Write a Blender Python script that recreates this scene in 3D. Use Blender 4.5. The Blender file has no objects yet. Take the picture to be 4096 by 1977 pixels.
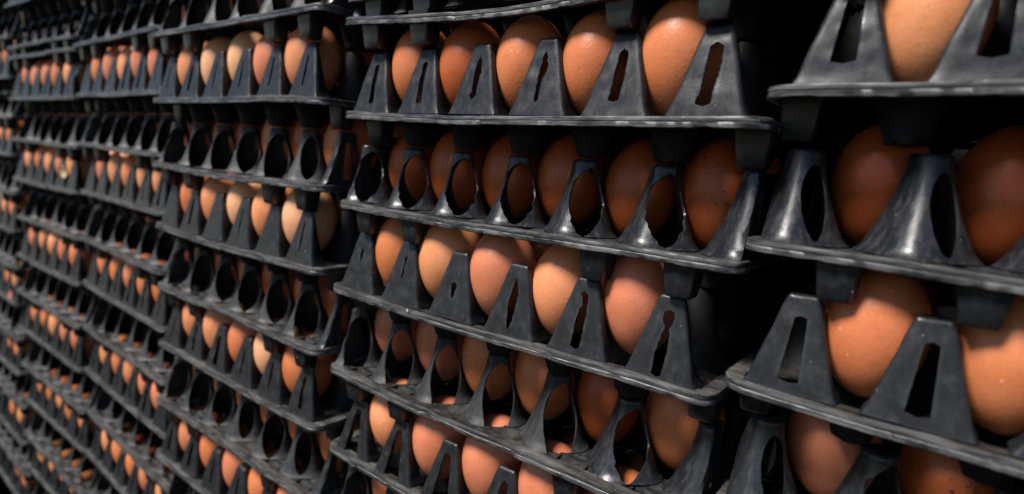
import bpy, bmesh, math, random
from mathutils import Matrix, Vector, Euler, noise

sc = bpy.context.scene
C = sc.collection

# ------------------------------------------------------------------ camera, sky, sun, exposure
SX, SY, F_PX = 4096.0, 1977.0, 2333.03
cam_d = bpy.data.cameras.new('camera')
cam = bpy.data.objects.new('camera', cam_d); C.objects.link(cam)
cam_d.sensor_fit = 'HORIZONTAL'; cam_d.sensor_width = 36.0
cam_d.lens = F_PX / SX * 36.0
cam_d.clip_start = 0.01; cam_d.clip_end = 200
cam.matrix_world = (Matrix.Translation((0.36991, -0.2639, -0.09267)) @ Matrix.Rotation(0.64919, 4, 'Z')
                    @ Matrix.Rotation(1.42819, 4, 'X') @ Matrix.Rotation(0.07687, 4, 'Z'))
cam_d.dof.use_dof = True
cam_d.dof.focus_distance = 0.325
cam_d.dof.aperture_fstop = 4.7
cam_d.dof.aperture_blades = 7
sc.camera = cam

SUN_DIR = Vector((-0.28, -0.52, 0.80)).normalized()          # towards the light
w = bpy.data.worlds.new('World'); sc.world = w; w.use_nodes = True
nt = w.node_tree; nt.nodes.clear()
sky = nt.nodes.new('ShaderNodeTexSky'); sky.sky_type = 'NISHITA'; sky.sun_disc = False
sky.sun_elevation = math.asin(SUN_DIR.z)
sky.sun_rotation = math.atan2(SUN_DIR.x, SUN_DIR.y)
sky.air_density = 1.0; sky.dust_density = 0.4; sky.ozone_density = 2.2
bg = nt.nodes.new('ShaderNodeBackground'); bg.inputs['Strength'].default_value = 0.05
out = nt.nodes.new('ShaderNodeOutputWorld')
nt.links.new(sky.outputs[0], bg.inputs[0]); nt.links.new(bg.outputs[0], out.inputs[0])
sl = bpy.data.lights.new('sun', 'SUN'); sl.energy = 4.2; sl.angle = math.radians(18); sl.color = (1.0, 0.95, 0.89)
so = bpy.data.objects.new('sun', sl); C.objects.link(so)
so.rotation_euler = SUN_DIR.to_track_quat('Z', 'Y').to_euler()
so.location = SUN_DIR * 3
sc.view_settings.view_transform = 'Standard'; sc.view_settings.look = 'None'
sc.view_settings.exposure = 0.88; sc.view_settings.gamma = 1.0

# ------------------------------------------------------------------ materials
def nodes(name):
    m = bpy.data.materials.new(name); m.use_nodes = True
    t = m.node_tree; b = t.nodes['Principled BSDF']
    return m, t, b
def N(t, kind, **kw):
    n = t.nodes.new(kind)
    for k, v in kw.items():
        if k in n.inputs: n.inputs[k].default_value = v
        else: setattr(n, k, v)
    return n
def coords(t, scale=(1, 1, 1)):
    tc = N(t, 'ShaderNodeTexCoord'); oi = N(t, 'ShaderNodeObjectInfo')
    mu = N(t, 'ShaderNodeVectorMath', operation='SCALE'); mu.inputs[0].default_value = (3.1, 5.7, 2.3)
    t.links.new(oi.outputs['Random'], mu.inputs['Scale'])
    ad = N(t, 'ShaderNodeVectorMath', operation='ADD')
    t.links.new(tc.outputs['Object'], ad.inputs[0]); t.links.new(mu.outputs[0], ad.inputs[1])
    mp = N(t, 'ShaderNodeMapping'); mp.inputs['Scale'].default_value = scale
    t.links.new(ad.outputs[0], mp.inputs[0])
    return mp.outputs[0], ad.outputs[0], oi
def ramp(t, src, a, b, ca=(0, 0, 0, 1), cb=(1, 1, 1, 1)):
    r = N(t, 'ShaderNodeValToRGB'); r.color_ramp.elements[0].position = a; r.color_ramp.elements[1].position = b
    r.color_ramp.elements[0].color = ca; r.color_ramp.elements[1].color = cb
    t.links.new(src, r.inputs[0]); return r.outputs[0]
def mix(t, f, a, b):
    n = N(t, 'ShaderNodeMix', data_type='RGBA')
    if isinstance(f, float): n.inputs[0].default_value = f
    else: t.links.new(f, n.inputs[0])
    for i, v in ((6, a), (7, b)):
        if isinstance(v, tuple): n.inputs[i].default_value = v
        else: t.links.new(v, n.inputs[i])
    return n.outputs[2]
def plastic(name, streak, scuff_lo, rough, worn=(0.075, 0.073, 0.070, 1), wl=0.50, wh=0.78, dark=(0.013, 0.0138, 0.0152, 1), mid=(0.032, 0.032, 0.033, 1), spec=0.5, burnished=False):
    m, t, b = nodes(name)
    v, vraw, oi = coords(t, streak)
    n1 = N(t, 'ShaderNodeTexNoise', Scale=70.0, Detail=6.0, Roughness=0.62)
    n2 = N(t, 'ShaderNodeTexNoise', Scale=190.0, Detail=5.0, Roughness=0.7)
    n3 = N(t, 'ShaderNodeTexNoise', Scale=900.0, Detail=3.0, Roughness=0.6)
    n4 = N(t, 'ShaderNodeTexNoise', Scale=420.0, Detail=2.0, Roughness=0.5)
    t.links.new(vraw, n1.inputs['Vector']); t.links.new(v, n2.inputs['Vector'])
    t.links.new(vraw, n3.inputs['Vector']); t.links.new(vraw, n4.inputs['Vector'])
    base = mix(t, ramp(t, n1.outputs[0], 0.35, 0.7), dark, mid)
    base = mix(t, ramp(t, n2.outputs[0], wl, wh), base, worn)
    spk = ramp(t, n4.outputs[0], scuff_lo, scuff_lo + 0.05)
    base = mix(t, spk, base, (0.26, 0.25, 0.24, 1))
    ge = N(t, 'ShaderNodeNewGeometry'); sp = N(t, 'ShaderNodeSeparateXYZ'); t.links.new(ge.outputs['Normal'], sp.inputs[0])
    up = ramp(t, sp.outputs[2], 0.75, 0.97)
    n5 = N(t, 'ShaderNodeTexNoise', Scale=150.0, Detail=5.0, Roughness=0.7); t.links.new(vraw, n5.inputs['Vector'])
    mu = N(t, 'ShaderNodeMath', operation='MULTIPLY'); t.links.new(up, mu.inputs[0])
    t.links.new(ramp(t, n5.outputs[0], 0.42, 0.72), mu.inputs[1])
    base = mix(t, mu.outputs[0], base, (0.058, 0.050, 0.042, 1))
    t.links.new(base, b.inputs['Base Color'])
    r = N(t, 'ShaderNodeMapRange'); r.inputs[1].default_value = 0.3; r.inputs[2].default_value = 0.75
    r.inputs[3].default_value = rough - 0.07; r.inputs[4].default_value = rough + 0.22
    t.links.new(n2.outputs[0], r.inputs[0]); t.links.new(r.outputs[0], b.inputs['Roughness'])
    b.inputs['Specular IOR Level'].default_value = spec
    if burnished:                                                  # handling has polished the corners
        ed = ramp(t, ge.outputs['Pointiness'], 0.53, 0.60)
        for sock, src, top in (('Roughness', r.outputs[0], 0.17), ('Specular IOR Level', None, 1.0)):
            mm = N(t, 'ShaderNodeMix', data_type='FLOAT'); t.links.new(ed, mm.inputs[0])
            if src is not None: t.links.new(src, mm.inputs[2])
            else: mm.inputs[2].default_value = spec
            mm.inputs[3].default_value = top; t.links.new(mm.outputs[0], b.inputs[sock])
    b1 = N(t, 'ShaderNodeBump', Strength=0.18, Distance=0.0005); t.links.new(n2.outputs[0], b1.inputs['Height'])
    b2 = N(t, 'ShaderNodeBump', Strength=0.15, Distance=0.0003); t.links.new(n3.outputs[0], b2.inputs['Height'])
    b3 = N(t, 'ShaderNodeBump', Strength=0.16, Distance=0.0012); t.links.new(n1.outputs[0], b3.inputs['Height'])
    t.links.new(b1.outputs[0], b2.inputs['Normal']); t.links.new(b2.outputs[0], b3.inputs['Normal'])
    t.links.new(b3.outputs[0], b.inputs['Normal'])
    return m
M_POST = plastic('post plastic', (1.1, 1.1, 0.7), 0.75, 0.36, (0.032, 0.033, 0.034, 1), 0.50, 0.84, (0.0088, 0.0098, 0.0120, 1), (0.016, 0.0172, 0.0196, 1), 0.32, True)
M_ARCH = plastic('glossy post plastic', (1.8, 1.8, 0.25), 0.765, 0.30, (0.046, 0.047, 0.048, 1), 0.50, 0.80, (0.0080, 0.0090, 0.0112, 1), (0.016, 0.0172, 0.0198, 1), 0.5)
M_MATTE = plastic('dull post plastic', (1.5, 1.5, 0.4), 0.765, 0.52, (0.050, 0.050, 0.050, 1), 0.48, 0.80, (0.012, 0.013, 0.0148, 1), (0.026, 0.0268, 0.0285, 1), 0.35)
M_RIM = plastic('scuffed rim plastic', (0.2, 0.7, 2.4), 0.745, 0.37, (0.115, 0.114, 0.112, 1), 0.44, 0.68, (0.010, 0.0108, 0.0122, 1), (0.026, 0.0265, 0.028, 1), 0.48)
M_SHEET_SHADED = plastic('sheet plastic', (1, 1, 1), 0.80, 0.58, (0.022, 0.021, 0.021, 1), 0.5, 0.8, (0.005, 0.0053, 0.006, 1), (0.010, 0.010, 0.0107, 1), 0.25)  # same plastic as the posts; shade between trays is put into its colour

def egg_material(name='eggshell', speckled=False):
    m, t, b = nodes(name)
    v, vraw, oi = coords(t)
    n1 = N(t, 'ShaderNodeTexNoise', Scale=45.0, Detail=5.0, Roughness=0.6)
    n2 = N(t, 'ShaderNodeTexNoise', Scale=900.0, Detail=3.0, Roughness=0.6)
    n3 = N(t, 'ShaderNodeTexNoise', Scale=330.0, Detail=1.0, Roughness=0.5)
    n4 = N(t, 'ShaderNodeTexVoronoi', Scale=520.0)
    for n in (n1, n2, n3, n4): t.links.new(vraw, n.inputs['Vector'])
    hs = N(t, 'ShaderNodeHueSaturation', Value=0.80, Saturation=1.06)
    t.links.new(oi.outputs['Color'], hs.inputs['Color'])
    col = mix(t, ramp(t, n1.outputs[0], 0.3, 0.75), oi.outputs['Color'], hs.outputs[0])
    hs2 = N(t, 'ShaderNodeHueSaturation', Value=0.72); t.links.new(col, hs2.inputs['Color'])
    col = mix(t, ramp(t, n2.outputs[0], 0.56, 0.74), col, hs2.outputs[0])
    hs3 = N(t, 'ShaderNodeHueSaturation', Value=1.25, Saturation=0.75); t.links.new(col, hs3.inputs['Color'])
    col = mix(t, ramp(t, n3.outputs[0], 0.76, 0.79), col, hs3.outputs[0])
    if speckled:
        n5 = N(t, 'ShaderNodeTexNoise', Scale=560.0, Detail=1.5, Roughness=0.5); t.links.new(vraw, n5.inputs['Vector'])
        col = mix(t, ramp(t, n5.outputs[0], 0.66, 0.72), col, (0.05, 0.016, 0.008, 1))
    t.links.new(col, b.inputs['Base Color'])
    b.inputs['Roughness'].default_value = 0.40
    b.inputs['Specular IOR Level'].default_value = 0.35
    b.inputs['Subsurface Weight'].default_value = 0.05
    b.inputs['Subsurface Radius'].default_value = (0.004, 0.0015, 0.0008)
    b1 = N(t, 'ShaderNodeBump', Strength=0.22, Distance=0.0003); t.links.new(n2.outputs[0], b1.inputs['Height'])
    b2 = N(t, 'ShaderNodeBump', Strength=0.14, Distance=0.0004); t.links.new(n4.outputs['Distance'], b2.inputs['Height'])
    t.links.new(b1.outputs[0], b2.inputs['Normal']); t.links.new(b2.outputs[0], b.inputs['Normal'])
    return m
M_EGG = egg_material(); M_EGG_DOTS = egg_material('speckled eggshell', True)
def plain(name, col, rough=0.7):
    m, t, b = nodes(name)
    v, vraw, oi = coords(t)
    n1 = N(t, 'ShaderNodeTexNoise', Scale=300.0, Detail=4.0); t.links.new(vraw, n1.inputs['Vector'])
    t.links.new(mix(t, n1.outputs[0], tuple(c * 0.7 for c in col) + (1,), tuple(min(1, c * 1.2) for c in col) + (1,)), b.inputs['Base Color'])
    b.inputs['Roughness'].default_value = rough
    return m

# ------------------------------------------------------------------ helpers
MM = 0.001
W = 295.0                                     # tray side in mm; meshes below are laid out in mm, then scaled
P = 47.5                                      # cell pitch
def mesh_of(name, bm, mat, smooth=True, recalc=True):
    bmesh.ops.scale(bm, vec=(MM, MM, MM), verts=bm.verts)
    if recalc: bmesh.ops.recalc_face_normals(bm, faces=bm.faces)
    me = bpy.data.meshes.new(name); bm.to_mesh(me); bm.free()
    me.materials.append(mat)
    if smooth:
        me.polygons.foreach_set('use_smooth', [True] * len(me.polygons))
        me.set_sharp_from_angle(angle=math.radians(38))
    return me
def part(name, me, parent, loc=(0, 0, 0), rz=0.0, sx=1.0):
    o = bpy.data.objects.new(name, me); C.objects.link(o); o.parent = parent
    o.location = (loc[0] * MM, loc[1] * MM, loc[2] * MM); o.rotation_euler = (0, 0, rz)
    if sx != 1.0: o.scale = (sx, 1, 1)
    return o
def lerp_tab(tab, v):
    if v <= tab[0][0]: return tab[0][1:]
    for a, b in zip(tab, tab[1:]):
        if v <= b[0]:
            k = (v - a[0]) / max(1e-9, b[0] - a[0])
            return tuple(x + (y - x) * k for x, y in zip(a[1:], b[1:]))
    return tab[-1][1:]
def grid_faces(bm, rows):
    for r0, r1 in zip(rows, rows[1:]):
        for i in range(len(r0) - 1):
            try: bm.faces.new((r0[i], r0[i + 1], r1[i + 1], r1[i]))
            except ValueError: pass
def thicken(bm, faces, th):
    """give a sheet of faces an inner skin th mm behind it and close its edges"""
    bm.normal_update()
    vs = {v for f in faces for v in f.verts}
    inner = {}
    for v in vs:
        nrm = Vector((0, 0, 0))
        for f in v.link_faces: nrm += f.normal * f.calc_area()
        nrm = nrm.normalized() if nrm.length > 1e-9 else Vector((0, 0, 1))
        inner[v] = bm.verts.new(v.co - nrm * th)
    border = [(e, e.link_faces[0]) for e in {e for f in faces for e in f.edges} if len(e.link_faces) == 1]
    for f in faces: bm.faces.new([inner[v] for v in reversed(f.verts)])
    for e, f in border:
        a, b = e.verts
        L = list(f.verts); i = L.index(a)
        if L[(i + 1) % len(L)] is not b: a, b = b, a
        try: bm.faces.new((b, a, inner[a], inner[b]))
        except ValueError: pass
def shell(bm, th):
    bmesh.ops.remove_doubles(bm, verts=bm.verts, dist=0.02)
    bad = [f for f in bm.faces if f.calc_area() < 1e-6]
    if bad: bmesh.ops.delete(bm, geom=bad, context='FACES')
    bmesh.ops.recalc_face_normals(bm, faces=bm.faces)
    thicken(bm, bm.faces[:], th)

# ------------------------------------------------------------------ flat-faced half post (long row of slotted posts)
POST_H = 42.3
def flat_post(name, slot, seed, jag=0.35, flap=None, open_top=False):
    """slot: rows (v, centre mm, half width mm); half width <= 0 means closed. Front face near y=0, leaning back."""
    rnd = random.Random(seed); bm = bmesh.new()
    n = 40; L, Rr = [], []
    for k in range(n + 1):
        v = k / n
        D = 12.0 * (1 - v) ** 1.15 + 2.4
        hw = 0.5 * (37.4 * (1 - v) + 14.0 * v) + 0.9 * max(0, 1 - v * 9) + 0.25 * noise.noise(Vector((seed, v * 4, 0)))
        z = -0.8 + v * (POST_H + 0.8 - 2.0)
        y0 = 7.0 * v + 0.35 * noise.noise(Vector((seed + 9, v * 3, 4)))
        c, h = lerp_tab(slot, v) if slot else (0, 0)
        if h > 0:
            j1 = noise.noise(Vector((seed * 7, k * 0.42, 3))) * 1.6 + rnd.uniform(-0.35, 0.35)
            j2 = noise.noise(Vector((seed * 7, k * 0.38, 8))) * 1.6 + rnd.uniform(-0.35, 0.35)
            h = min(h, hw - 3.4)
            a, b = c - h + jag * j1, c + h + jag * j2
            a = max(a, -hw + 2.6); b = min(b, hw - 2.6)
            if b - a < 0.4: a = b = (a + b) / 2
        else: a = b = c
        for side, edge, store in ((-1, a, L), (1, b, Rr)):
            row = []
            for q in (1.0, 0.7, 0.42, 0.2):
                d = 1.8 + (D - 1.8) * q
                row.append(bm.verts.new((side * (hw - 0.16 * q * q * hw * math.sin(math.pi * min(1, v * 1.3)) - 0.02), y0 + d, z)))
            for d, ins in ((1.05, 0.22), (0.4, 0.75), (0.0, 1.9)):
                row.append(bm.verts.new((side * (hw - ins), y0 + d, z)))
            x0 = side * (hw - 1.9)
            for q in (0.25, 0.5, 0.75, 1.0):
                x = x0 + (edge - x0) * q
                dent = 0.45 * noise.noise(Vector((x * 0.12 + seed * 3, v * 5, seed)))
                row.append(bm.verts.new((x, y0 + dent, z)))
            store.append(row)
    for S in (L, Rr):                                       # rounded top, then flat cap back
        base = S[-1]
        for dz, ins, cap in ((0.8, 0.45, 0.3), (1.5, 1.1, 0.95), (1.9, 2.0, 1.9)):
            S.append([bm.verts.new((u.co.x * (1 - ins / 9.0), max(u.co.y, base[6].co.y + cap), base[0].co.z + dz)) for u in base])
        last = S[-1]; zt = last[0].co.z
        if not open_top: S.append([bm.verts.new((u.co.x * 0.9, max(u.co.y, base[-1].co.y + 7.5), zt)) for u in last])
        grid_faces(bm, S)
    shell(bm, 1.1)
    if flap:                                                # torn strip curling out of the slot
        fx, fz, fw, fl, curl = flap
        rows = []
        for k in range(8):
            q = k / 7
            yy = 7.0 * (fz + q * fl) / 42 - 0.5 - curl * math.sin(q * 2.6)
            wv = fw * (0.55 + 0.45 * math.sin(0.4 + q * 2.4))
            rows.append([bm.verts.new((fx - wv + 0.5 * q, yy, fz + q * fl)), bm.verts.new((fx + 0.5 * q, yy - 0.5, fz + q * fl)), bm.verts.new((fx + wv + 0.5 * q, yy, fz + q * fl))])
        nb = len(bm.faces); grid_faces(bm, rows)
        bm.faces.ensure_lookup_table()
        thicken(bm, bm.faces[nb:], 0.5)
    return mesh_of(name, bm, M_POST)

# ------------------------------------------------------------------ arched post: flared hollow cone with torn oval windows
def post_r(v): return 7.4 + 12.6 * (1 - v) ** 1.5 + 1.6 * max(0.0, 1 - v * 10) ** 2
def oval(wm, vc, vr, lean=0.0):
    """oval window wm mm half wide, as (height, centre, half angle) rows"""
    rows = []
    for k in range(-8, 9):
        u = math.sin(k / 8 * math.pi / 2); v = vc + vr * u
        rows.append((v, lean * u, math.degrees(math.asin(min(0.93, wm * math.sqrt(max(0, 1 - u * u)) / post_r(max(0.0, v)))))))
    return rows
HOLE_STD = oval(9.5, 0.46, 0.45, 6.0)
HOLE_TALL = oval(9.8, 0.36, 0.55, 6.0)
HOLE_TORN = oval(9.6, 0.46, 0.45, 10.0)
HOLE_SLIM = oval(6.2, 0.45, 0.41, 3.0)
HOLE_SIDE = [(0.12, 0, 0), (0.13, 0, 13), (0.5, 0, 16), (0.8, 0, 16), (0.82, 0, 0)]
def arch_post(name, front, back, seed, jag=2.0, fc=-46.0, bc=114.0, clampx=None, mat=None):
    rnd = random.Random(seed); bm = bmesh.new()
    n = 34; m = 15; A, B = [], []
    for k in range(n + 1):
        v = (k / n) ** 1.15; z = -0.6 + v * (POST_H - 1.4); r = post_r(v)
        r *= 1 + 0.02 * noise.noise(Vector((seed, v * 3, 1)))
        (c1, h1), (c2, h2) = lerp_tab(front, v), lerp_tab(back, v)
        h1 = h1 if h1 > 1 else 0; h2 = h2 if h2 > 1 else 0
        e = jag * min(1.0, h1 / 12.0)
        e0 = e * (2.2 * noise.noise(Vector((seed * 5, k * 0.33, 2))) + rnd.uniform(-0.35, 0.35))
        e1 = e * (2.2 * noise.noise(Vector((seed * 5, k * 0.33, 7))) + rnd.uniform(-0.35, 0.35))
        f0, f1 = fc + c1 - h1 + e0, fc + c1 + h1 + e1
        if f1 < f0: f0 = f1 = (f0 + f1) / 2
        b0, b1 = bc + c2 - h2, bc + c2 + h2
        for a0, a1, S in ((f1, b0, A), (b1 - 360, f0, B)):
            row = []
            for i in range(m):
                a = math.radians(a0 + (a1 - a0) * i / (m - 1))
                sq = 1 + 0.08 * math.cos(4 * a)                       # four faint ribs along the cell axes
                x, y = r * sq * math.cos(a), r * sq * math.sin(a)
                if clampx is not None:
                    x = min(x, clampx) if clampx > 0 else max(x, clampx)
                row.append(bm.verts.new((x, y, z)))
            S.append(row)
    for S in (A, B):
        base = S[-1]
        S.append([bm.verts.new((u.co.x * 0.93, u.co.y * 0.93, u.co.z + 0.9)) for u in base])
        S.append([bm.verts.new((u.co.x * 0.78, u.co.y * 0.78, u.co.z + 1.4)) for u in base])
        S.append([bm.verts.new((0, 0, u.co.z + 1.4)) for u in base])
        grid_faces(bm, S)
    shell(bm, 1.1)
    return mesh_of(name, bm, mat or M_ARCH)

# slot tables (v, centre, half width)
S_SLIT = [(0.17, -0.5, 0), (0.175, -0.5, 2.3), (0.8, 0.3, 2.0), (0.81, 0.3, 0)]
S_SLIT2 = [(0.22, -1.2, 0), (0.24, -1.2, 1.0), (0.5, -0.6, 1.7), (0.78, 0.2, 1.3), (0.82, 0.2, 0)]
S_BULB = [(0.22, -1.2, 0), (0.23, -1.0, 1.3), (0.27, -1.0, 2.6), (0.33, -0.3, 1.9), (0.6, 0.2, 2.4), (0.78, 0.4, 2.0), (0.82, 0.6, 0.8), (0.84, 0.6, 0)]
S_WIDE = [(0.18, -1.0, 0), (0.185, -1.0, 3.2), (0.26, -0.6, 2.9), (0.5, 0.2, 3.1), (0.78, 0.6, 2.7), (0.8, 0.6, 1.9), (0.83, 0.3, 0)]
S_WIDE2 = [(0.14, -1.4, 0), (0.15, -1.4, 3.6), (0.2, -1.2, 3.7), (0.28, -0.6, 3.1), (0.5, 0.3, 3.5), (0.8, 0.9, 3.3), (0.82, 0.9, 2.2), (0.84, 0.3, 0)]
S_FLAPPED = [(0.19, -1.6, 0), (0.2, -1.6, 1.3), (0.5, -0.9, 1.5), (0.56, 0.2, 2.6), (0.68, 0.6, 2.5), (0.72, 0.3, 1.5), (0.8, 0.2, 1.9), (0.86, 0.0, 0)]
S_TEAR1 = [(0.52, 0, 0), (0.56, 0.2, 0.8), (0.66, -0.1, 1.7), (0.74, 0.2, 1.1), (0.76, 0, 1.6), (0.77, 0, 0)]
S_TEAR2 = [(0.4, -0.8, 0), (0.44, -0.8, 0.9), (0.52, -0.2, 1.3), (0.6, -0.5, 0.7), (0.78, 0.4, 1.1), (0.82, 0.4, 0)]
S_TEAR3 = [(0.3, 0, 0), (0.36, 0, 1.1), (0.48, -0.1, 2.3), (0.54, -0.1, 2.5), (0.56, 0, 0), (0.69, 0.2, 0), (0.71, 0.2, 0.6), (0.75, 0.2, 0)]
S_TEAR4 = [(0.1, -0.2, 0), (0.13, -0.2, 1.0), (0.25, -0.3, 2.0), (0.45, -0.2, 3.0), (0.6, 0.5, 2.7), (0.72, 0.3, 1.9), (0.82, 0.2, 0.8), (0.86, 0.2, 0)]
S_KEY1 = [(0.1, -1.0, 0), (0.105, -1.0, 2.7), (0.4, -0.4, 2.9), (0.62, 0.4, 2.6), (0.68, 1.0, 1.5), (0.76, 1.0, 1.6), (0.84, -0.4, 2.6), (0.87, -0.4, 0)]
S_KEY2 = [(0.06, -1.2, 0), (0.065, -1.2, 2.6), (0.35, -0.4, 3.0), (0.52, 0.2, 2.2), (0.58, 0.4, 2.2), (0.645, 0.5, 1.0), (0.70, 0.5, 2.4), (0.78, 0.4, 3.1), (0.85, 0.4, 2.4), (0.87, 0.4, 0)]
S_TALL = [(0.0, -0.6, 8.2), (0.3, -0.2, 6.0), (0.6, 0.2, 4.4), (0.83, 0.3, 3.1), (0.86, 0.3, 0)]
S_MID = [(0.12, -0.5, 0), (0.125, -0.5, 4.4), (0.8, 0.5, 2.6), (0.82, 0.5, 0)]
S_BIG = [(0.24, -0.4, 0), (0.245, -0.4, 4.8), (0.85, 0.5, 3.3), (0.86, 0.5, 0)]
S_NONE = None
FLAT = {k: flat_post('post ' + k.lower(), s, i + 1, j, fl, k in ('TEAR3', 'TEAR4', 'TALL', 'TALL2')) for i, (k, s, j, fl) in enumerate([
    ('SLIT', S_SLIT, 0.3, None), ('SLIT2', S_SLIT2, 0.4, None), ('BULB', S_BULB, 0.35, None), ('WIDE', S_WIDE, 0.3, None),
    ('WIDE2', S_WIDE2, 0.3, None), ('FLAPPED', S_FLAPPED, 0.4, None), ('TEAR1', S_TEAR1, 0.3, None), ('TEAR2', S_TEAR2, 0.35, None),
    ('TEAR3', S_TEAR3, 0.3, None), ('TEAR4', S_TEAR4, 0.45, None), ('KEY1', S_KEY1, 0.3, None), ('KEY2', S_KEY2, 0.3, None),
    ('TALL', S_TALL, 0.15, None), ('TALL2', [(v, c + 0.8, h * 0.8) for v, c, h in S_TALL], 0.3, None), ('MID', S_MID, 0.1, None), ('BIG', S_BIG, 0.12, None), ('NONE', S_NONE, 0, None)])}
ARCH = {
    'STD': arch_post('arch standard', HOLE_STD, HOLE_STD, 31, 0.9), 'TORN': arch_post('arch torn', HOLE_TORN, HOLE_STD, 32, 2.3),
    'TALL': arch_post('arch tall', HOLE_TALL, HOLE_TALL, 33, 0.7, mat=M_MATTE), 'SLIM': arch_post('arch slim', HOLE_SLIM, HOLE_STD, 34, 0.6),
    'TORN2': arch_post('arch torn wide', oval(10.0, 0.47, 0.45, 5.0), HOLE_TALL, 35, 2.8), 'CLEAN': arch_post('arch clean', HOLE_STD, HOLE_STD, 36, 0.5),
    'FAR1': arch_post('arch far', HOLE_STD, HOLE_SLIM, 41, 0.9, bc=96, fc=-37, mat=M_MATTE), 'FAR2': arch_post('arch far tall', HOLE_TALL, HOLE_SLIM, 42, 0.9, bc=96, fc=-37, mat=M_MATTE), 'FAR3': arch_post('arch far slim', oval(7.2, 0.46, 0.42, 4.0), HOLE_SLIM, 43, 0.6, bc=92, fc=-37, mat=M_MATTE),
    'LEFT1': arch_post('arch at left end', HOLE_SLIM, HOLE_STD, 44, 0.6, clampx=-11),
    'LEFT': arch_post('arch at left edge', HOLE_TORN, HOLE_STD, 37, 2.2, clampx=-2.5),
    'LEFT2': arch_post('arch at dull left edge', HOLE_TALL, HOLE_STD, 45, 1.2, clampx=-2.5, mat=M_MATTE),
    'RIGHT': arch_post('arch at right edge', HOLE_SIDE, HOLE_STD, 38, 0.8, fc=0, bc=140, clampx=2.5)}

# ------------------------------------------------------------------ foot under the shelf
def foot_mesh(seed):
    bm = bmesh.new(); rows = []
    for z, wx, d in ((-1.0, 9.2, 8.0), (-6, 8.6, 7.4), (-14, 7.6, 6.6), (-20.6, 6.7, 5.9), (-21.8, 6.2, 5.4), (-22.2, 5.2, 4.6)):
        row = []
        rr = 1.6
        for cx, cy, a0 in ((1, -1, -90), (1, 1, 0), (-1, 1, 90), (-1, -1, 180)):
            for q in (0, 45, 90):
                a = math.radians(a0 + q)
                row.append(bm.verts.new((cx * (wx - rr) + rr * math.cos(a) + 0.15 * noise.noise(Vector((z, cx, seed))), cy * (d - rr) + rr * math.sin(a), z)))
        row.append(row[0]); rows.append(row)
    grid_faces(bm, rows)
    bm.faces.new(rows[-1][:-1])
    return mesh_of('foot %d' % seed, bm, M_POST)
FEET = [foot_mesh(i) for i in range(3)]

# ------------------------------------------------------------------ moulded sheet of cups and inner posts
def sheet_mesh(kind):
    """kind 'A': six vertices along x; kind 'B': seven along x."""
    if kind == 'A': vx = [28.75 + P * i for i in range(6)]; vy = [5 + P * i for i in range(7)]
    else: vx = [5 + P * i for i in range(7)]; vy = [28.75 + P * i for i in range(6)]
    cx = [(a + b) / 2 for a, b in zip(vx, vx[1:])]; cy = [(a + b) / 2 for a, b in zip(vy, vy[1:])]
    n = 96; lo, hi = 3.0, W - 3.0
    bm = bmesh.new(); g = []
    def near(v, L): return min(abs(v - q) for q in L)
    first = vy[0]
    for j in range(n + 1):
        y = lo + (hi - lo) * j / n; row = []
        for i in range(n + 1):
            x = lo + (hi - lo) * i / n
            r = math.hypot(near(x, cx), near(y, cy)); z = -1.2
            if r < 21.5:
                z = lerp_tab([(0, -21.9), (7.6, -21.9), (8.6, -21.0), (11.2, -9.0), (13.5, -4.4), (17.0, -2.0), (21.5, -1.2)], r)[0]
            elif kind == 'B' and y < 20:                           # shallow scoops in the shelf between the posts
                q = math.hypot(near(x, cx) / 15.0, (y - 14) / 6.5)
                if q < 1: z = -1.2 - 3.6 * (1 - q * q)
            s = math.hypot(near(x, vx), near(y, vy[1:]))
            if y > vy[0] + 20 and s < 20:
                z = max(z, min(POST_H - 1, 52 * ((20 - s) / 14.0) ** 1.7 - 1.2))
            if kind == 'B':                                        # neat round openings under the arched posts
                qx = min(vx, key=lambda q: abs(q - x)); s0 = math.hypot(x - qx, y - first)
                if 17.2 < s0 < 21.0 and 0.05 < s0: x2, y2 = qx + (x - qx) * 19.0 / s0, first + (y - first) * 19.0 / s0
                else: x2, y2 = x, y
                row.append(bm.verts.new((x2, y2, z if s0 > 21 or s0 < 17.2 else -1.0)))
            else: row.append(bm.verts.new((x, y, z)))
        g.append(row)
    for j in range(n):
        for i in range(n):
            f = (g[j][i], g[j][i + 1], g[j + 1][i + 1], g[j + 1][i])
            mx = sum(q.co.x for q in f) / 4; my = sum(q.co.y for q in f) / 4
            s = math.hypot(near(mx, vx), my - first)
            if kind == 'B' and s < 18.3: continue                  # hollow under the arched posts
            if kind == 'A' and abs(my - 9) < 5 and near(mx, vx) < 9: continue
            bm.faces.new(f)
    return mesh_of('sheet ' + kind, bm, M_SHEET_SHADED)
SHEET = {'A': sheet_mesh('A'), 'B': sheet_mesh('B')}

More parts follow.
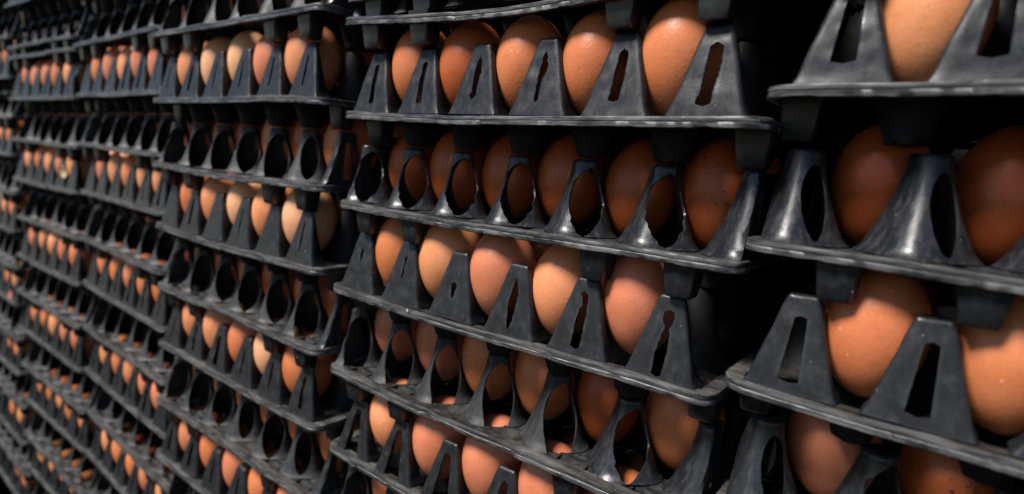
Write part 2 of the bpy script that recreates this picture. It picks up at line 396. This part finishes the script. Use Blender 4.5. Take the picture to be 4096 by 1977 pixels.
# ------------------------------------------------------------------ rim, one mesh per tray (each is bent and nicked its own way)
PROF = [(-8.5, -1.6), (-8.0, -0.3), (-4.0, 0.0), (-0.9, 0.0), (-0.1, -0.3), (0.1, -0.9), (0.1, -2.2), (-0.4, -2.45), (-0.1, -2.7), (0.25, -3.1), (0.25, -5.1), (-0.15, -5.5), (-2.4, -5.6), (-3.0, -3.4), (-8.5, -2.8)]
def rim_mesh(seed, sag=0.0, jogs=None, nseg=84, kind='A'):
    rnd = random.Random(seed)
    path = []                                                     # (x, y, nx, ny, u)
    r = 11.0
    def arc(cx, cy, a0):
        for q in range(0, 91, 15):
            a = math.radians(a0 + q); path.append((cx + r * math.cos(a), cy + r * math.sin(a), math.cos(a), math.sin(a)))
    for i in range(1, nseg): path.append((r + (W - 2 * r) * i / nseg, 0, 0, -1))
    arc(W - r, r, -90)
    for i in range(1, 30): path.append((W, r + (W - 2 * r) * i / 30, 1, 0))
    arc(W - r, W - r, 0)
    for i in range(1, 8): path.append((W - r - (W - 2 * r) * i / 8, W, 0, 1))
    arc(r, W - r, 90)
    for i in range(1, 30): path.append((0, W - r - (W - 2 * r) * i / 30, -1, 0))
    arc(r, r, 180)
    if kind == 'B':                                               # the long rim is set back between two mould seams
        q1, q2 = rnd.uniform(107, 112), rnd.uniform(182, 187)
        jogs = [(q1, -rnd.uniform(0.8, 1.6), rnd.uniform(-0.5, 0.5)), (q2, rnd.uniform(1.0, 1.7), rnd.uniform(-1.0, 0.6))]
    elif jogs is None:
        jogs = [(rnd.uniform(60, 240), rnd.choice((-1, 1)) * rnd.uniform(0.5, 1.2), rnd.uniform(-1.2, 1.2)) for _ in range(rnd.choice((0, 1, 1, 2)))]
    a1, a2 = rnd.uniform(-1, 1), rnd.uniform(-1, 1)
    bm = bmesh.new(); rows = []
    for (x, y, nx, ny) in path:
        off = zz = 0.0
        if ny < -0.5:
            for jx, jo, jz in jogs:
                if x > jx: off += jo; zz += jz * max(0, 1 - (x - jx) / 120.0)
        u = x / W
        bend = -sag * math.sin(math.pi * u) + 0.8 * a1 * math.sin(2 * math.pi * u) + 0.5 * a2 * math.sin(3 * math.pi * u) + 0.5 * noise.noise(Vector((x * 0.03, y * 0.03, seed)))
        row = []
        for k, (o, z) in enumerate(PROF):
            outer = 1.0 if 3 <= k <= 11 else 0.3
            rough = 0.16 * noise.noise(Vector((x * 0.22, y * 0.22 + k * 1.7, seed * 2.3)))
            nick = 0.0
            if 9 <= k <= 12:
                q = noise.noise(Vector((x * 0.11 + 40, y * 0.11, seed * 1.1)))
                nick = 1.3 * max(0, q - 0.25)
                z2 = z + nick + 0.3 * noise.noise(Vector((x * 0.24, y * 0.24, seed + 5))) + zz * 0.7
            else: z2 = z + zz * (0.4 if k > 2 else 0)
            o2 = o + outer * (off + rough) - nick * 0.4
            row.append(bm.verts.new((x + nx * o2, y + ny * o2, z2 + bend)))
        rows.append(row)
    rows.append(rows[0])
    grid_faces(bm, rows)
    return mesh_of('rim %d' % seed, bm, M_RIM)

# ------------------------------------------------------------------ egg
def egg_mesh(k, slim, low, mat=None):
    bm = bmesh.new()
    bmesh.ops.create_uvsphere(bm, u_segments=40 if not low else 20, v_segments=28 if not low else 14, radius=1.0)
    for v in bm.verts:
        z = v.co.z
        f = 22.0 * (1 + 0.055 * z - 0.025 * z * z) * slim
        v.co = Vector((v.co.x * f, v.co.y * f, z * 31.2))
    return mesh_of('egg shape %d' % k, bm, mat or M_EGG)
EGGS = [egg_mesh(0, 1.0, False), egg_mesh(1, 0.965, False), egg_mesh(2, 1.02, False)]
EGG_DOTS = egg_mesh(5, 1.0, False, M_EGG_DOTS)
EGGS_LOW = [egg_mesh(3, 1.0, True), egg_mesh(4, 0.97, True)]
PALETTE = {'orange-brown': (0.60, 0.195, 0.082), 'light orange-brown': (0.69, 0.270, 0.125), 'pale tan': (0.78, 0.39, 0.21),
           'pinkish brown': (0.60, 0.205, 0.112), 'deep reddish brown': (0.40, 0.095, 0.032)}  # deep reddish brown: a shell tone, darkened further for the arched rows' shade

# ------------------------------------------------------------------ the wall of stacks
DZ = 64.62
ORD = ['top', 'second', 'third', 'fourth', 'fifth', 'sixth', 'seventh', 'eighth', 'ninth', 'tenth', 'eleventh', 'twelfth', 'thirteenth', 'fourteenth', 'fifteenth', 'sixteenth', 'seventeenth', 'eighteenth', 'nineteenth', 'twentieth']
NTH = ['first'] + ORD[1:]
STACKS = {   # x, y, z (mm), yaw, rows, phrase
    1: (292.5, 4.6, 11.5, 0.0, range(0, 5), 'nearest stack at right edge'),
    2: (0.0, 0.0, 0.0, 0.0062, range(-1, 7), 'second stack from right'),
    3: (-307.3, -7.2, 10.4, 0.0066, range(-1, 9), 'third stack from right'),
    4: (-602.4, 10.9, 20.1, -0.026, range(-2, 11), 'fourth stack from right'),
    5: (-898.9, 3.4, 16.0, 0.019, range(-2, 13), 'fifth stack from right'),
    6: (-1199.0, 2.0, 52.0, 0.0, range(-2, 14), 'farthest stack at left edge'),
}
SHIFT = {(2, 1): (4, 0, 0), (2, 3): (-4, 0, 0), (2, 5): (-2, 0, 0), (2, 2): (1, 0, 0), (2, 4): (-4, 0, 0), (1, 1): (2, 0, 2), (1, 3): (0, 0, 0), (1, 2): (12, 0, 0), (1, 4): (12, 0, 0)}
POSTS = {  # chosen posts, left to right, for the near flat-faced rows
    (2, 1): ['SLIT', 'SLIT', 'BULB', 'FLAPPED', 'WIDE', 'WIDE2'], (2, 3): ['TEAR1', 'TEAR2', 'TEAR3', 'TEAR4', 'KEY1', 'KEY2'],
    (2, 5): ['TALL', 'TALL', 'TALL', 'TALL2', 'TALL', 'TALL'], (1, 1): ['BIG', 'BIG', 'BIG', 'MID', 'BIG', 'MID'], (1, 3): ['MID', 'MID', 'BIG', 'MID', 'MID', 'BIG']}
ARCHES = {(2, 2): ['TORN', 'TORN2', 'TORN2', 'TORN', 'TORN2'], (2, 4): ['TALL', 'TALL', 'TALL', 'TALL', 'TORN'], (1, 2): ['SLIM'] * 5, (1, 4): ['TORN2', 'TALL', 'TORN', 'TALL', 'TORN']}
EGGCOL = {  # (stack, row, index) -> tone of the eggs one can tell apart; arched rows painted darker for shade
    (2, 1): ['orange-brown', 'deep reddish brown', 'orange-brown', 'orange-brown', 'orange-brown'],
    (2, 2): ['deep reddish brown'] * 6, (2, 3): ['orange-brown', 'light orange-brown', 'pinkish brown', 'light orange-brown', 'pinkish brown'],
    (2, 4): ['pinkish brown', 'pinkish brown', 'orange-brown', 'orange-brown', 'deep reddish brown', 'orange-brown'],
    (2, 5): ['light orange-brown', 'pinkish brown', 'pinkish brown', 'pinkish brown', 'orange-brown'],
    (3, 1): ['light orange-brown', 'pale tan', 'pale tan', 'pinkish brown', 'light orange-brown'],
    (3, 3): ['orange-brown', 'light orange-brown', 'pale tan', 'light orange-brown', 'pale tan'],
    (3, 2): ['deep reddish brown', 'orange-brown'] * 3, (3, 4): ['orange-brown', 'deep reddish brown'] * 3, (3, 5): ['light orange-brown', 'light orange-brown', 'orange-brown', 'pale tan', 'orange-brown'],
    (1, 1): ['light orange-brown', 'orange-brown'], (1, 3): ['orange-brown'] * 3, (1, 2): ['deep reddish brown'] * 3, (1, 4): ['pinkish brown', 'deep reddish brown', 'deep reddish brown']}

def tray(s, r, kind, base, yaw, roll, phrase, sag=0.0, plain_posts=None, seed=0):
    rnd = random.Random(seed)
    t = bpy.data.objects.new('egg_tray', None); C.objects.link(t)
    t.empty_display_size = 0.02
    t.location = Vector(base) * MM; t.rotation_euler = (0, roll, yaw)
    t['category'] = 'egg tray'; t['label'] = phrase; t['group'] = 'black plastic egg trays stacked in a wall'
    part('rim', rim_mesh(seed + 11, sag, nseg=150 if s <= 3 else 44, kind=kind), t, (-10.5, 0, 0) if s == 1 and kind == 'B' else (0, 0, 0))
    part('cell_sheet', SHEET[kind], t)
    if kind == 'A':
        far = ['SLIT', 'SLIT2', 'SLIT', 'WIDE', 'SLIT', 'SLIT2', 'MID', 'SLIT2', 'NONE']
        ks = POSTS.get((s, r)) or [rnd.choice(far) for _ in range(6)]
        for i in range(6):
            part('post', FLAT[ks[i]], t, (28.75 + P * i + rnd.uniform(-0.5, 0.5), 3.2 + rnd.uniform(-0.3, 0.3), 0), rnd.uniform(-0.02, 0.02))
        for x in (11, 284):
            part('foot', rnd.choice(FEET), t, (x, 28.75, 0), rnd.uniform(-0.05, 0.05))
    else:
        near = ['STD', 'TORN', 'CLEAN', 'STD', 'TALL', 'TORN2'] if s < 3 else ['FAR1', 'FAR2', 'FAR3']
        ks = ARCHES.get((s, r)) or [rnd.choice(near) for _ in range(5)]
        part('post', ARCH['LEFT1' if s == 1 else 'LEFT' if s == 2 and r < 4 else 'LEFT2'], t, (5, 28.75, 0), 0)
        for i in range(5):
            part('post', ARCH[ks[i]], t, (5 + P * (i + 1) + rnd.uniform(-0.5, 0.5), 28.75, 0), rnd.uniform(-0.1, 0.1))
        part('post', ARCH['RIGHT'], t, (290, 28.75, 0), 0)
        for i in (0, 1, 4, 5):
            part('foot', rnd.choice(FEET), t, (28.75 + P * i + rnd.uniform(-0.4, 0.4), 10.6, 0), rnd.uniform(-0.02, 0.02))
    return t

egg_jobs = []
for s, (X, Y, Z, T, rows, where) in STACKS.items():
    lift = 0.0
    order = []
    for r in rows:
        order.append((r, 0.0))
    nested = s in (2, 5)
    seq = []                                                     # (row, z, kind)
    for r in rows:
        z = Z - r * DZ
        if nested and r < 0: z += 16.0
        seq.append((r, z, 'A' if r % 2 else 'B'))
        if nested and r == -1: seq.append((0.5, Z + 16.0, 'B'))
    first_seen = {1: 1, 2: 0, 3: 0, 4: 0, 5: -1, 6: -1}[s]
    n = 0
    for idx, (r, z, kind) in enumerate(seq):
        seed = s * 100 + int(r * 2) + 40
        rnd = random.Random(seed)
        dx, dy, dzz = SHIFT.get((s, r), (rnd.uniform(-3, 3), rnd.uniform(-2.0, 2.0), 0))
        sag = 5.5 if (s, r) == (2, 0) else rnd.uniform(-0.8, 1.9)
        yaw = T + (rnd.uniform(-0.006, 0.006) if (s, r) not in SHIFT else 0)
        look = 'flat slotted posts' if kind == 'A' else 'arched hollow posts'
        if s == 2 and r == 0: look = 'sagging bent rim'
        idx -= 1
        label = 'black egg tray with %s, %s from top of %s' % (look, ORD[idx], where)
        if idx == 0: label = 'black egg tray with %s, topmost one in %s' % (look, where)
        if idx < 0: label = 'black egg tray with %s, above the view, over %s' % (look, where)
        c, sn = math.cos(yaw), math.sin(yaw)
        base = (X + dx * c - dy * sn, Y + dx * sn + dy * c, z + dzz)
        tray(s, r, kind, base, yaw, rnd.uniform(-0.005, 0.005) if s >= 3 else 0.0, label, sag, None, seed)
        if r == 0.5 or (nested and r == 0): continue
        ne, ys, x0 = (5, 28.75, 52.5) if kind == 'A' else (6, 52.5, 28.75)
        for row in range(2):
            for i in range(ne):
                lx, ly = x0 + P * i, ys + P * row
                egg_jobs.append((s, r, kind, row, i, idx, (base[0] + lx * c - ly * sn, base[1] + lx * sn + ly * c, base[2] + (30.8 if kind == 'A' else 27.5)), where))

NAMES = list(PALETTE)
cam_inv = cam.matrix_world.inverted()
def in_frame(p, m=0.02):
    q = cam_inv @ (Vector(p) * MM)
    if q.z > -0.02: return False
    x, y = F_PX * q.x / -q.z, F_PX * q.y / -q.z
    rad = F_PX * 0.03 / -q.z
    return abs(x) < SX / 2 + rad and abs(y) < SY / 2 + rad
BACK_SEEN = {(1,2,0), (1,3,0), (1,3,1), (2,1,2), (2,1,3), (2,2,1), (2,2,2), (2,2,3), (2,2,4), (2,2,5), (2,3,0), (2,3,1), (2,3,2), (2,3,3), (2,4,3), (2,4,4), (2,4,5), (2,5,0), (2,5,1), (2,5,2), (2,5,3), (2,5,4), (3,1,3), (3,1,4), (3,2,4), (3,2,5), (3,3,3), (3,3,4), (3,4,5), (3,5,0), (3,5,1), (3,5,2), (3,5,3), (3,5,4), (3,7,0), (3,7,1), (3,7,2), (3,7,3), (3,7,4)}   # second-row eggs that show between the front ones
egg_objs = []
for (s, r, kind, row, i, idx, pos, where) in egg_jobs:
    if not in_frame(pos): continue
    if row == 1 and (s, r, i) not in BACK_SEEN: continue
    if s == 6 and i < 3: continue
    rnd = random.Random(s * 7919 + int(r * 2 + 10) * 131 + row * 17 + i)
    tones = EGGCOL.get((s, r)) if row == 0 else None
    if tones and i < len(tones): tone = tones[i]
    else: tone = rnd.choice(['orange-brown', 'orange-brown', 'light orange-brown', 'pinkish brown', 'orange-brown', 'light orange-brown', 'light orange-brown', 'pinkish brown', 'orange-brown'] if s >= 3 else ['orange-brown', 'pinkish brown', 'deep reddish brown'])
    o = bpy.data.objects.new('egg', rnd.choice(EGGS if s <= 3 else EGGS_LOW)); C.objects.link(o)
    if s == 1 and kind == 'A': pos = (pos[0] + 1.5, pos[1], pos[2] - 2.0)
    if s == 1 and kind == 'B': pos = (pos[0] + 3.5, pos[1] + 2.0, pos[2])
    o.location = (Vector(pos) + Vector((rnd.uniform(-1, 1), rnd.uniform(-1, 1), rnd.uniform(-1.6, 1.2)))) * MM
    o.rotation_euler = (rnd.uniform(-0.07, 0.07), rnd.uniform(-0.07, 0.07), rnd.uniform(0, 6.28))
    k = rnd.uniform(0.965, 1.015) if s > 1 else rnd.uniform(0.945, 0.965); o.scale = (k, k, k * rnd.uniform(0.97, 1.02))
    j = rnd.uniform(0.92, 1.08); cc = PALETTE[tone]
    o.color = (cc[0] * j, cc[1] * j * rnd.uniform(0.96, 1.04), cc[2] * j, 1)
    o['category'] = 'egg'; o['group'] = 'brown eggs in the stacked trays'
    if row == 0: o['label'] = '%s egg, %s from left in %s tray of %s' % (tone, NTH[i], ORD[idx], where)
    else: o['label'] = 'shaded egg behind the %s front egg in %s tray of %s' % (NTH[i], ORD[idx], where)
    if (s, r, row, i) in ((2, 2, 0, 5), (1, 4, 0, 1), (2, 4, 0, 2)): o.data = EGG_DOTS; o['label'] = o['label'].replace(tone, 'dark-speckled brown')
    egg_objs.append(o)

# ------------------------------------------------------------------ dark blocker added unseen behind the stacks to stop light leaking through
bm = bmesh.new()
bmesh.ops.create_cube(bm, size=1.0)
for v in bm.verts: v.co = Vector((v.co.x * 2600 - 500, 345 + v.co.y * 20, v.co.z * 1800 - 300))
wm = mesh_of('light blocker', bm, plain('dark blocker', (0.03, 0.03, 0.03), 0.9), smooth=False)
wo = bpy.data.objects.new('light_blocker', wm); C.objects.link(wo); wo['kind'] = 'structure'

# ------------------------------------------------------------------ scraps caught on the trays
def scrap(name, mat, pts, th, loc, rot, label, cat):
    bm = bmesh.new(); n = 9; rows = []
    for k in range(n):
        q = k / (n - 1); wv, bend = lerp_tab(pts, q)
        L = pts[-1][3] if len(pts[-1]) > 3 else 1.0
        rows.append([bm.verts.new((x * wv * (1 + 0.15 * noise.noise(Vector((q * 6, x, 3)))), bend * (1 - 0.4 * x * x), q * 10 - 5)) for x in (-1, -0.5, 0, 0.5, 1)])
    grid_faces(bm, rows); thicken(bm, bm.faces[:], th)
    o = bpy.data.objects.new(name, mesh_of(name, bm, mat)); C.objects.link(o)
    o.location = Vector(loc) * MM; o.rotation_euler = rot[:3]; o.scale = (rot[3],) * 3
    o['label'] = label; o['category'] = cat
    return o
scrap('plastic_flap', M_POST, [(0, 1.0, 0), (0.3, 3.4, 0.6), (0.7, 3.8, 1.6), (1, 1.6, 3.0)], 1.0, (-540, -7, -19), (0.2, 0.9, 0.3, 1.8), 'torn black plastic flap sticking out between fourth and fifth stacks', 'plastic scrap')
scrap('eggshell_fragment', plain('dry shell', (0.72, 0.50, 0.27), 0.6), [(0, 1.5, 0), (0.4, 3.6, 1.2), (0.8, 3.0, 0.8), (1, 0.6, 0)], 0.5, (-618, -1, -152), (0.3, 0.5, 0.4, 1.9), 'pale yellowish broken eggshell piece hanging over posts of fifth stack', 'eggshell')
scrap('paper_scrap', plain('faded red paper', (0.50, 0.14, 0.13), 0.8), [(0, 1.2, 0), (0.5, 2.6, 0.8), (1, 1.4, 0)], 0.4, (-912, -4, -385), (0.1, 1.2, 0.1, 2.6), 'small faded red scrap caught on rim near left edge', 'paper scrap')
scrap('shell_chip', plain('white chip', (0.80, 0.77, 0.70), 0.6), [(0, 0.8, 0), (0.5, 2.4, 0.9), (1, 1.0, 0.2)], 1.2, (86.2, -1.0, -195.6), (0.2, 0.3, 0.2, 0.24), 'tiny white chip stuck on a rim of second stack from right', 'chip')
